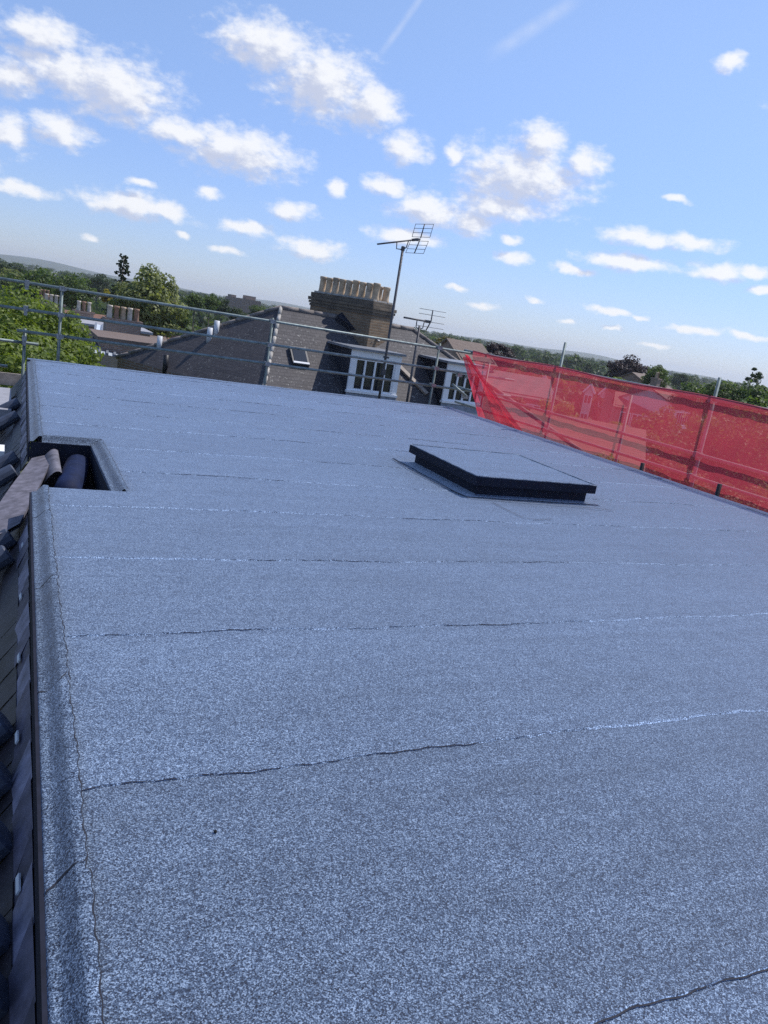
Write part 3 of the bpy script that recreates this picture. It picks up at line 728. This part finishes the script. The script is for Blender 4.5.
# ================================================================== SCAFFOLD
def coupler(b, p, ax='x'):
    b.box(p, (.10, .085, .085)); b.tube([Vector(p) + Vector((.03, -.05, .0)), Vector(p) + Vector((.03, -.09, .03))], .014, 6); b.box(Vector(p) + Vector((0, 0, -.055)), (.05, .06, .05))
def scaffold():
    root = empty('scaffold_rail', (4, 14, -2.5), 'galvanised tube scaffold guard rail along the far edge of the felt roof', 'scaffolding')
    Yr = 14.0
    for z in (1.14, .72, .37):
        x0 = -3.0 if z > .5 else .17
        b = MB(); b.tube([(x0, Yr, z + .005), (4.4, Yr, z - .004), (9.9, Yr, z - .03)], .0245, 8); b.build('rail', galv, root)
    for z in (.19, -.22):
        b = MB(); b.tube([(-3.0, Yr + .05, z), (.50 if z > 0 else .06, Yr + .05, z)], .0245, 8); b.build('rail', galv, root)
    for x, zt in ((.80, 1.17), (4.355, 1.20), (7.90, 1.22)):
        b = MB(); b.tube([(x, Yr - .052, -3.6), (x, Yr - .052, zt)], .0245, 8); b.build('upright', galv_dark, root)
        for z in (1.135, .715, .365): b = MB(); b.box((x, Yr - .028, z), (.08, .11, .075)); b.box((x + .045, Yr - .06, z), (.04, .04, .05)); b.build('coupler', coupler_m, root)
    for z in (1.14, .74, .26): b = MB(); b.box((.285, Yr, z), (.07, .07, .085)); b.box((.285, Yr - .03, z - .07), (.05, .06, .07)); b.build('coupler', coupler_m, root)
    b = MB(); b.tube([(.29, Yr + .055, -3.6), (.29, Yr + .055, .42)], .0245, 8); b.build('upright', galv_dark, root)
    # swivel couplings and a loose tube end at the right dormer
    b = MB(); b.tube([at_y(452, 384, 13.9), at_y(466, 396, 13.7)], .026, 8); b.build('tube_stub', galv, root)
    for (px, py) in ((459, 375), (468, 377), (465, 397)): b = MB(); b.box(at_y(px, py, 13.95), (.11, .09, .07)); b.build('coupler', coupler_m, root)
    # boards of the working lift below the roof edge
    for k in range(5):
        b = MB(); b.box((4.2, 14.25 + .235 * k, -.78), (12.6, .225, .038)); b.build('scaffold_board', wood_m, root)
    b = MB(); b.box((4.2, 15.5, -.62), (12.6, .04, .22)); b.build('toe_board', wood_m, root)
    r2 = empty('scaffold_rail', (8.7, 8, -2.5), 'tube scaffold guard rail behind the red netting on the right', 'scaffolding')
    Xr = 8.72
    for z in (1.15, .37, .055):
        b = MB(); b.tube([(Xr, 14.3, z), (Xr, 6.5, z + .01), (Xr, -2, z)], .0245, 8); b.build('rail', galv, r2)
    for y, zt in ((13.35, 1.0), (11.1, 1.62), (9.23, .98), (7.66, 1.46), (4.0, 1.5), (.6, 1.5)):
        b = MB(); b.tube([(Xr + .05, y, -3.6), (Xr + .05, y, zt)], .0245, 8); b.build('upright', galv, r2)
    for y in (13.35, 11.1, 7.66, 4.0):
        for z in (1.15, .37, .055): b = MB(); b.box((Xr + .02, y, z), (.11, .08, .08)); b.build('coupler', coupler_m, r2)
    for k in range(4): b = MB(); b.box((Xr + .32 + .235 * k, 6, -.86), (.225, 16.5, .038)); b.build('scaffold_board', wood_m, r2)
    for (px, py) in ((643, 463), (720, 484)):
        v = ray(px, py); p = Vector((0, 0, H)) + v * (8.45 / v.x); b = MB(); b.tube([(p.x, p.y, -.9), (p.x, p.y, p.z)], .03, 8); b.build('short_post', black_m, r2)
scaffold()

def net_mat(name, c, fac, vary):
    m, T = mat(name); co = coord(T)
    n = T.noise(T.vmath('MULTIPLY', co, (1, 1, .6)), 2.2, 4, .6)
    wv = T.add('ShaderNodeTexNoise', ins={'Vector': T.vmath('MULTIPLY', co, (1, 60, 200)), 'Scale': 1.0, 'Detail': 2.0}).outputs['Fac']
    f = T.math('ADD', T.math('ADD', fac - vary / 2, T.math('MULTIPLY', n, vary)), T.math('MULTIPLY', T.math('SUBTRACT', wv, .5), .14), clamp=True)
    d = T.add('ShaderNodeBsdfDiffuse', ins={'Color': (*c, 1)}); tl = T.add('ShaderNodeBsdfTranslucent', ins={'Color': (*c, 1)})
    body = T.add('ShaderNodeMixShader', ins={0: .45, 1: d.outputs[0], 2: tl.outputs[0]})
    tr_ = T.add('ShaderNodeBsdfTransparent', ins={'Color': (1, .97, .97, 1)})
    mx = T.add('ShaderNodeMixShader', ins={0: f, 1: tr_.outputs[0], 2: body.outputs[0]})
    out(T, mx.outputs[0]); return m
def nets():
    m1 = net_mat('red debris net', (.90, .10, .145), .545, .18); m2 = net_mat('doubled red net', (.88, .07, .12), .74, .18)
    b = MB()
    def fn(u, v):
        z = 1.185 - 2.7 * v; ys = 13.85 - max(0, (1.10 - z)) * 1.15 if z > -.4 else 12.12
        y = ys + (-2.0 - ys) * (u ** .85)
        sag = .035 * math.sin((y - 11.1) / 3.45 * math.pi) ** 2 * (1 - v)
        # diagonal pull folds near the far end, soft waves elsewhere
        w = .035 * math.sin(y * 2.1 + z * 1.2) * v + .022 * math.sin(y * 5.3 - z * 3.1 + 1.1 * math.sin(y)) + .012 * math.sin(y * 11 + z * 9)
        near = max(0, (y - 10.2) / 4)
        w += .09 * near * math.sin((y * .8 + z * 1.3) * 7.0)
        if v < .03: w *= .2
        w *= .5
        return (8.655 - abs(w) * .9 - .02 * v, y, z - sag)
    b.grid(fn, 260, 44)
    o = b.build('debris_netting', m1); tag(o, 'long red see-through debris netting hung on the right hand scaffold', 'netting')
    f = MB()
    def fl(u, v):
        top = Vector((8.60, 13.95, 1.08)).lerp(Vector((8.58, 10.5, -.55)), u); bot = Vector((8.60, 14.0, 1.02)).lerp(Vector((8.56, 12.3, -1.0)), u)
        p = top.lerp(bot, v); return (p.x - .05 * math.sin(v * 9 + u * 3) - .03 * math.sin(v * 21), p.y + .03 * math.sin(v * 14), p.z + .12 * math.sin(u * math.pi) * (v - .5) * -.4)
    f.grid(fl, 40, 26); o = f.build('debris_netting', m2); tag(o, 'bright red folded end of netting drooping diagonally at the far corner', 'netting')
    tl = MB(); pts = [fn(k / 200, 0) for k in range(201)]
    tl.tube([(p[0] - .004, p[1], p[2] + .003) for p in pts], .012, 6); e = tl.build('hem', simple('net hem', (.42, .07, .09), .8), None)
    e.parent = bpy.data.objects['debris_netting']
nets()

# ================================================================== TREES
def leaves(n_cl, n_lf, rad, size, seed, lump=.33, shell=.55, flat=1.0):
    g_ = np.random.default_rng(seed)
    th = g_.uniform(0, 2 * np.pi, n_cl); cz = g_.uniform(-.75, 1, n_cl); rr = g_.uniform(shell, 1, n_cl) * (1 + .16 * np.sin(th * 3 + seed) + .10 * np.sin(cz * 7 + seed))
    s_ = np.sqrt(np.maximum(0, 1 - cz ** 2)); cc = np.stack([rr * s_ * np.cos(th), rr * s_ * np.sin(th), rr * cz], 1) * (1 - lump * .75)
    cr = lump * g_.uniform(.55, 1.15, n_cl)
    idx = np.repeat(np.arange(n_cl), n_lf)
    d = g_.normal(size=(len(idx), 3)); d /= np.linalg.norm(d, axis=1, keepdims=True)
    p = cc[idx] + d * (cr[idx] * g_.uniform(.45, 1, len(idx)) ** .5)[:, None] * np.array([1, 1, .75 * flat])
    p = p * np.array(rad)
    nrm = d + np.array([0, 0, .5]) + g_.normal(size=d.shape) * .55; nrm /= np.linalg.norm(nrm, axis=1, keepdims=True)
    a = np.cross(nrm, g_.normal(size=d.shape)); a /= np.linalg.norm(a, axis=1, keepdims=True); b_ = np.cross(nrm, a)
    sz = size * g_.uniform(.6, 1.25, len(idx))[:, None]
    v = np.stack([p - a * sz, p - b_ * sz * .55, p + a * sz, p + b_ * sz * .55], 1).reshape(-1, 3)
    return v
def quads(name, v):
    n = len(v) // 4; me = bpy.data.meshes.new(name); me.vertices.add(len(v)); me.vertices.foreach_set('co', v.astype(np.float32).ravel())
    me.loops.add(len(v)); me.loops.foreach_set('vertex_index', np.arange(len(v), dtype=np.int32))
    me.polygons.add(n); me.polygons.foreach_set('loop_start', np.arange(0, len(v), 4, dtype=np.int32)); me.update(calc_edges=True); me.validate(); return me
LM = dict(bright=leaf_mat('fresh leaves', (.075, .120, .020), (.23, .29, .06)), mid=leaf_mat('mid leaves', (.038, .072, .020), (.12, .175, .045)),
          dark=leaf_mat('dark leaves', (.018, .036, .016), (.060, .090, .034)), copper=leaf_mat('copper beech leaves', (.020, .014, .018), (.060, .034, .040), .2),
          pale=leaf_mat('pale lime leaves', (.07, .10, .03), (.33, .35, .14)), yellow=leaf_mat('golden leaves', (.20, .17, .015), (.42, .36, .04)),
          wood=leaf_mat('woodland leaves', (.028, .050, .020), (.095, .135, .045)), olive=leaf_mat('dry olive leaves', (.07, .07, .025), (.20, .17, .06)))
def tree(px, py_top, width_px, Y, kind, label, name='broadleaf_tree', hk=.9, group=None, n=(46, 110), size=None, shell=.5, lump=.33, crown=None):
    top = at_y(px, py_top, Y); dist = (top - Vector((0, 0, H))).length
    rx = 1.1 * width_px / 2 * dist / 800; rz = (crown if crown else rx * hk)
    base = Vector((top.x, top.y, GZ)); r = empty(name, base, label, 'tree', group)
    cz = top.z - rz * .97
    sz = size if size else max(.10, rx * .055)
    me = quads('crown', leaves(n[0], n[1], (rx, rx, rz), sz, int(px * 7 + Y), lump, shell) + np.array([0, 0, cz - GZ]))
    link_mesh('crown', me, LM[kind], r)
    b = MB(); hgt = cz - GZ; g_ = random.Random(int(px))
    b.tube([base, base + Vector((.1, 0, hgt * .5)), base + Vector((0, .1, hgt + rz * .3))], max(.12, rx * .075), 8, True, max(.04, rx * .02))
    for k in range(6):
        a = g_.uniform(0, 6.28); s0 = base + Vector((.05, .05, hgt * (.55 + .08 * k))); 
        b.tube([s0, s0 + Vector((math.cos(a) * rx * .35, math.sin(a) * rx * .35, rz * .3)), s0 + Vector((math.cos(a) * rx * .7, math.sin(a) * rx * .7, rz * .45))], rx * .03, 5, True, rx * .01)
    b.build('trunk', bark, r); return r
# near trees at the left behind the rail
tree(2, 285, 180, 24, 'bright', 'leafy bright green tree filling the left edge behind the rails', n=(140, 360), size=.068, lump=.22, crown=2.2, shell=.6)
tree(56, 298, 84, 26, 'bright', 'bright green tree right of the leftmost one, behind the scaffold upright', n=(100, 320), size=.068, lump=.24, crown=2.6)
tree(70, 345, 60, 20, 'bright', 'low light green bush just beyond the far left roof corner', n=(60, 190), size=.06, lump=.28, crown=1.6)
tree(5, 318, 150, 17.5, 'bright', 'green bush low at the left edge under the rails', n=(100, 280), size=.058, lump=.25, crown=1.7)
# skyline trees, left
SK = 'trees on the skyline'
tree(4, 260, 22, 150, 'dark', 'dark tree cut by the left edge of the picture', group=SK)
tree(14, 266, 26, 120, 'pale', 'pale grey green rounded tree at the far left', group=SK)
tree(22, 266, 18, 170, 'dark', 'small dark tree between the pale tree and broad green tree', group=SK)
tree(40, 263, 56, 95, 'mid', 'broad mid green tree above the second rail joint', group=SK)
tree(74, 270, 44, 90, 'mid', 'rounded green tree right of the broad one', group=SK)
tree(98, 272, 24, 200, 'dark', 'dark blue green dome tree standing alone on the skyline', group=SK)
tree(151, 268, 66, 62, 'pale', 'large full tree with pale tipped leaves left of the slate roof', n=(130, 190), lump=.32, shell=.5, crown=3.1, group=SK)
tree(131, 285, 30, 66, 'dark', 'dark tree under the conifer', group=SK, hk=1.4)
tree(108, 290, 14, 80, 'yellow', 'small golden yellow tree left of the large pale tree', group=SK)
tree(196, 291, 26, 85, 'mid', 'green tree right of the large pale tree', group=SK)
tree(211, 293, 20, 100, 'mid', 'smaller green tree beside the distant brown block', group=SK)
tree(222, 298, 18, 120, 'dark', 'dark green tree left of the distant brown block', group=SK)
tree(258, 303, 18, 140, 'mid', 'small green tree just left of the slate roof peak', group=SK)
tree(240, 305, 24, 110, 'dark', 'low dark tree under the distant brown block', group=SK)
tree(178, 305, 26, 70, 'mid', 'low tree in front of the large pale tree', group=SK)
# conifer
def conifer():
    top = at_y(124, 257, 68); base = Vector((top.x, top.y, GZ)); r = empty('conifer_tree', base, 'dark ragged conifer rising left of the large pale tree', 'tree', SK)
    g_ = np.random.default_rng(5); V = []
    for k in range(26):
        z = -.1 + k * .22; rad = .18 + .045 * k + g_.uniform(-.12, .25)
        for a in g_.uniform(0, 6.28, 4):
            c = np.array([math.cos(a) * rad * .6, math.sin(a) * rad * .6, top.z - GZ - z - .1]); V.append(leaves(3, 26, (rad * .55, rad * .55, .22), .09, int(k * 17 + a * 10)) + c)
    link_mesh('crown', quads('crown', np.concatenate(V)), LM['dark'], r)
    b = MB(); b.tube([base, top], .22, 7, True, .03); b.build('trunk', bark, r)
conifer()
# skyline trees, right
tree(447, 334, 26, 70, 'olive', 'tree with brownish leaves right of the slate ridge end', group=SK)
tree(462, 340, 22, 62, 'mid', 'green tree beside the brown house roof, behind the small aerial', group=SK)
tree(500, 341, 36, 60, 'copper', 'round dark purple tree above the left end of the red net', group=SK, n=(60, 130))
tree(632, 354, 46, 75, 'copper', 'broad dark purple beech above the middle of the red net', group=SK, n=(70, 130), hk=.75)
tree(659, 363, 30, 62, 'mid', 'green tree right of the broad purple beech', group=SK)
tree(620, 374, 24, 68, 'bright', 'light green tree under the purple beech', group=SK)
tree(700, 379, 44, 48, 'mid', 'green tree left of the tall scaffold upright', group=SK, n=(60, 120))
tree(735, 377, 50, 44, 'mid', 'green tree right of the tall scaffold upright', group=SK, n=(70, 130))
tree(772, 380, 60, 40, 'mid', 'green tree at the right edge of the picture', group=SK, n=(70, 130))
tree(756, 364, 22, 43, 'dark', 'thin tree with sparse tufted top at the right edge', group=SK, n=(9, 60), lump=.26, shell=.7)
tree(545, 356, 24, 190, 'dark', 'distant dark tree above the red net near the tall pole', group=SK)
tree(585, 360, 28, 210, 'dark', 'distant dark tree left of the purple beech', group=SK)
tree(683, 371, 18, 160, 'dark', 'distant narrow dark tree beyond the white gable bits', group=SK)
# trees behind the red net
BN = 'trees behind the red netting'
tree(700, 412, 130, 27, 'mid', 'large green tree behind the red net left of the tall pole', group=BN, n=(90, 150), size=.10, crown=3.0)
tree(775, 405, 110, 24, 'mid', 'green tree behind the red net at the right edge', group=BN, n=(90, 150), size=.10, crown=3.2)
tree(690, 455, 70, 17, 'olive', 'golden brown leafy bush low behind the red net', group=BN, n=(60, 150), size=.07, crown=2.0)
tree(615, 448, 80, 24, 'pale', 'yellow green bush low behind the middle of the red net', group=BN, n=(60, 150), size=.09, crown=2.0)
tree(750, 470, 90, 15, 'olive', 'golden brown bush low behind the net near the right edge', group=BN, n=(60, 150), size=.06, crown=1.6)

tree(665, 408, 56, 40, 'mid', 'green tree behind the upper middle of the red net', group=BN, n=(60, 120))
tree(562, 398, 50, 44, 'bright', 'bright green tree behind the net right of the far corner pole', group=BN, n=(60, 120))
tree(514, 392, 40, 36, 'mid', 'green tree behind the pale end of the net', group=BN, n=(60, 120))
tree(618, 416, 44, 34, 'bright', 'bright green round tree behind the net below the paired gables', group=BN, n=(60, 120))

def far_wood():
    g_ = np.random.default_rng(3); V = []
    protos = [leaves(16, 14, (1, 1, .9), .20, 50 + k, .42, .4) for k in range(5)]
    for _ in range(2300):
        d = 105 * (3200 / 105) ** g_.uniform(0, 1); a = R_(g_.uniform(-20, 68)); s = g_.uniform(2.6, 4.8) * (1 + d / 2000)
        hgt = g_.uniform(8.2, 11.3) - s * .9 if d > 280 else g_.uniform(1.5, 3.6)
        V.append(protos[g_.integers(5)] * s + np.array([d * math.sin(a), d * math.cos(a), GZ + max(.4, hgt)]))
    o = link_mesh('distant_woodland', quads('distant_woodland', np.concatenate(V)), LM['wood']); tag(o, 'far belts of dark trees reaching to the horizon', 'woodland', kind='stuff')
far_wood()

# ================================================================== TOWN
roof_mats = dict(red=slate_mat('red brown tiles', (1, 1), (.17, .085, .06), (.23, .12, .085), (.06, .04, .035), .2), grey=slate_mat('grey tiles', (1, 1), (.13, .12, .12), (.18, .165, .16), (.05, .045, .045), .3),
                 brown=slate_mat('brown tiles', (1, 1), (.14, .10, .08), (.19, .14, .11), (.05, .04, .035), .3))
wall_mats = dict(brick=bm_wall, white=simple('white render', (.66, .66, .64), .8, var=.08, scale=1.5), cream=simple('cream render', (.55, .50, .40), .8, var=.1, scale=1.5), yellow=brick_mat('stock brick', (1, 1), (.30, .23, .14), (.36, .28, .18), (.34, .31, .26), soot=.3))
def house_at(px, py, Y, w, d, hr, rot, wall, roof, label, pots=5, gable=False, stack=True, name='terrace_house', group='houses of the town', potm=None, nwin=3):
    """px, py: where the middle of the chimney pots (or the gable) tops out"""
    e = at_y(px, py, Y); e.z -= hr + (1.6 if stack else 0); root = empty(name, (e.x, e.y, GZ), label, 'house', group)
    rm = Matrix.Rotation(R_(rot), 3, 'Z')
    def Q(x, y, z): return Vector((e.x, e.y, 0)) + rm @ Vector((x, y, 0)) + Vector((0, 0, z))
    ze = e.z
    wm = MB()
    if gable:   # gable end faces the viewer
        p = [Q(-w / 2, 0, GZ), Q(w / 2, 0, GZ), Q(w / 2, 0, ze), Q(0, 0, ze + hr - .05), Q(-w / 2, 0, ze)]; wm.face(p); wm.face([v + rm @ Vector((0, d, 0)) for v in reversed(p)])
        for s_ in (-1, 1): wm.face([Q(s_ * w / 2, 0, GZ), Q(s_ * w / 2, d, GZ), Q(s_ * w / 2, d, ze), Q(s_ * w / 2, 0, ze)])
    else:
        for s_ in (0, d): wm.face([Q(-w / 2, s_, GZ), Q(w / 2, s_, GZ), Q(w / 2, s_, ze), Q(-w / 2, s_, ze)])
        for s_ in (-1, 1): wm.face([Q(s_ * w / 2, 0, GZ), Q(s_ * w / 2, d, GZ), Q(s_ * w / 2, d, ze), Q(s_ * w / 2, d / 2, ze + hr - .05), Q(s_ * w / 2, 0, ze)])
    wm.build('wall', wall_mats[wall], root)
    rf = MB(); th = .12
    if gable:
        for s_ in (-1, 1):
            a, b_, c, dd_ = Q(s_ * (w / 2 + .3), -.25, ze - .25), Q(s_ * (w / 2 + .3), d + .25, ze - .25), Q(0, d + .25, ze + hr), Q(0, -.25, ze + hr)
            rf.face([a, b_, c, dd_]); up_ = Vector((0, 0, -th)); rf.face([a, dd_, dd_ + up_, a + up_]); rf.face([a, b_, b_ + up_, a + up_])
    else:
        for s_, y_ in ((0, -.3), (1, d + .3)):
            a, b_, c, dd_ = Q(-w / 2 - .2, y_, ze - .2), Q(w / 2 + .2, y_, ze - .2), Q(w / 2 + .2, d / 2, ze + hr), Q(-w / 2 - .2, d / 2, ze + hr)
            rf.face([a, b_, c, dd_]); up_ = Vector((0, 0, -th)); rf.face([a, b_, b_ + up_, a + up_]); rf.face([b_, c, c + up_, b_ + up_]); rf.face([a, dd_, dd_ + up_, a + up_])
    ro = rf.build('roof', roof_mats[roof], root)
    if gable:
        bb_ = MB()
        for s_ in (-1, 1): bb_.bar(Q(s_ * (w / 2 + .28), -.29, ze - .30), Q(0, -.29, ze + hr - .06), .05, .24)
        bb_.build('barge_board', white_p, root)
    for k in range(nwin):
        x = (k - (nwin - 1) / 2) * w / max(nwin, 1) * .8
        for z in (ze - 1.3, ze - 4.2):
            f = MB(); f.box(Q(x, -.03, z), (1.1, .10, 1.4), rm); wo = f.build('window', white_p, root)
            g2 = MB()
            for s_ in (-1, 1): g2.box(Q(x + s_ * .26, -.084, z), (.42, .01, 1.2), rm)
            g2.build('pane', glass_m, wo)
    if stack:
        c = MB(); sw = .34 * pots * .8 + .3; cx_, cy_ = (-w / 2 + sw / 2 + .1, d / 2); zt = ze + hr + 1.0
        c.box(Q(cx_, cy_, zt - 1.0), (sw, .7, 2.0), rm); c.box(Q(cx_, cy_, zt - .06), (sw + .14, .84, .12), rm); co_ = c.build('chimney', bm_wall, ro)
        for k in range(pots):
            p = Q(cx_ + (k - (pots - 1) / 2) * .32, cy_, zt); b = MB(); b.lathe(p, [(.13, 0), (.11, .5), (.13, .52), (.13, .6), (.09, .6), (.08, .45)], 10); b.build('chimney_pot', (potm or [pot_buff, terracotta])[k % len(potm or [1, 2])], co_)
    return root
wp = simple('cream chimney pot', (.60, .53, .44), .8, var=.25)
house_at(112, 305, 58, 8, 7, 2.0, 6, 'brick', 'red', 'red brown roofed house with four cream pots, beyond the left bushes', 4, potm=[wp, wp, wp, wp])
house_at(136, 311, 52, 6, 7, 1.7, 8, 'brick', 'brown', 'house with a short row of red and cream pots below the conifer', 3, potm=[wp, terracotta, wp])
house_at(156, 314, 38, 3.6, 6, 1.2, 4, 'yellow', 'grey', 'house with five pots on a dark stack under the large pale tree', 5, potm=[wp, terracotta, pot_buff])
house_at(186, 319, 66, 6, 7, 1.6, 5, 'brick', 'red', 'red roofed house right of the large pale tree, behind the slate hip', 4)
house_at(92, 298, 80, 8, 8, 2.0, 10, 'white', 'red', 'white walled house showing above the left bushes', 3, potm=[terracotta])
house_at(482, 344, 52, 2.8, 7, 1.3, -8, 'brick', 'brown', 'brown roofed house left of the round purple tree', 3, stack=False)
house_at(692, 378, 58, 4, 6, 1.3, 20, 'white', 'red', 'small house with red roof beyond the top of the net, by the tall pole', 2)
house_at(668, 378, 66, 5, 6, 1.3, 15, 'brick', 'brown', 'brown roofed house right of the purple beech', 4, stack=False)
house_at(545, 376, 80, 2.4, 7, 1.8, -38, 'white', 'brown', 'largest white gabled house seen through the red net', 3, True, False, 'gabled_house', nwin=1)
house_at(591, 384, 95, 1.3, 6, 1.1, -42, 'white', 'red', 'narrow white gable, left of the pair seen through the red net', 3, True, False, 'gabled_house', nwin=1)
house_at(606, 387, 96, 1.3, 6, 1.1, -42, 'white', 'red', 'narrow white gable, right of the pair seen through the red net', 3, True, False, 'gabled_house', nwin=1)
house_at(648, 398, 60, 6, 6, 1.2, -40, 'brick', 'red', 'brick house seen through the middle of the red net', 4, nwin=4, stack=False)
house_at(521, 376, 48, 5, 7, 1.3, -30, 'yellow', 'grey', 'buff brick house behind the folded end of the red net', 3, nwin=3, stack=False)
house_at(590, 425, 26, 5, 6, 1.5, -38, 'brick', 'red', 'red roofed house low behind the middle of the red net', 3, nwin=3, stack=False)
# pale conservatory roof and long flat roofs at the left
def low_roofs():
    r = empty('glazed_extension', at_y(105, 350, 36).xy.to_3d() + Vector((0, 0, GZ)), 'pale glazed lean-to roof behind the left bushes', 'building')
    a, b_, c, d = at_y(92, 352, 34), at_y(122, 358, 34), at_y(122, 330, 44), at_y(96, 324, 44)
    q = MB(); q.face([a, b_, c, d]); q.build('roof', simple('pale roof sheet', (.50, .55, .60), .35, var=.2, scale=.8), r)
    q = MB()
    for t_ in (0, .25, .5, .75, 1): q.bar(a.lerp(b_, t_) + Vector((0, 0, .04)), d.lerp(c, t_) + Vector((0, 0, .04)), .10, .08)
    q.build('glazing_bar', lead, r)
    q = MB(); q.face([a, b_, (b_.x, b_.y, GZ), (a.x, a.y, GZ)]); q.face([b_, c, (c.x, c.y, GZ), (b_.x, b_.y, GZ)]); q.face([a, d, (d.x, d.y, GZ), (a.x, a.y, GZ)]); q.face([d, c, (c.x, c.y, GZ), (d.x, d.y, GZ)]); q.build('wall', wall_mats['yellow'], r)
    for (px, py, Y, w, dp, lab) in ((116, 330, 50, 4.0, 5, 'long pale flat roof below the cream pots'), (138, 345, 35, 3.0, 4, 'small brown flat roof left of the slate hip')):
        p = at_y(px, py, Y); r = empty('flat_roof_extension', (p.x, p.y, GZ), lab, 'building', 'flat roofed extensions')
        q = MB(); q.box((p.x, p.y + dp / 2, (p.z + GZ) / 2), (w, dp, p.z - GZ)); q.build('wall', bm_wall, r)
        q = MB(); q.box((p.x, p.y + dp / 2, p.z + .08), (w + .3, dp + .3, .14)); q.build('roof', simple('pale felt', (.30, .30, .32), .8) if w > 3.5 else roof_mats['brown'], r)
    p = at_y(243, 302, 240); r = empty('brick_block', (p.x, p.y, GZ), 'distant brown block of flats on the skyline left of the slate peak', 'building')
    q = MB(); q.box((p.x, p.y, (p.z + GZ) / 2 + .5), (9, 8, p.z - GZ + 1)); q.build('wall', bm_wall, r)
    q = MB(); q.box((p.x + 1.8, p.y, p.z + 1.5), (3, 4, 1.2)); q.box((p.x - 3.6, p.y, p.z + 1.3), (1.6, 4, .7)); q.build('plant_room', bm_wall, r)
low_roofs()
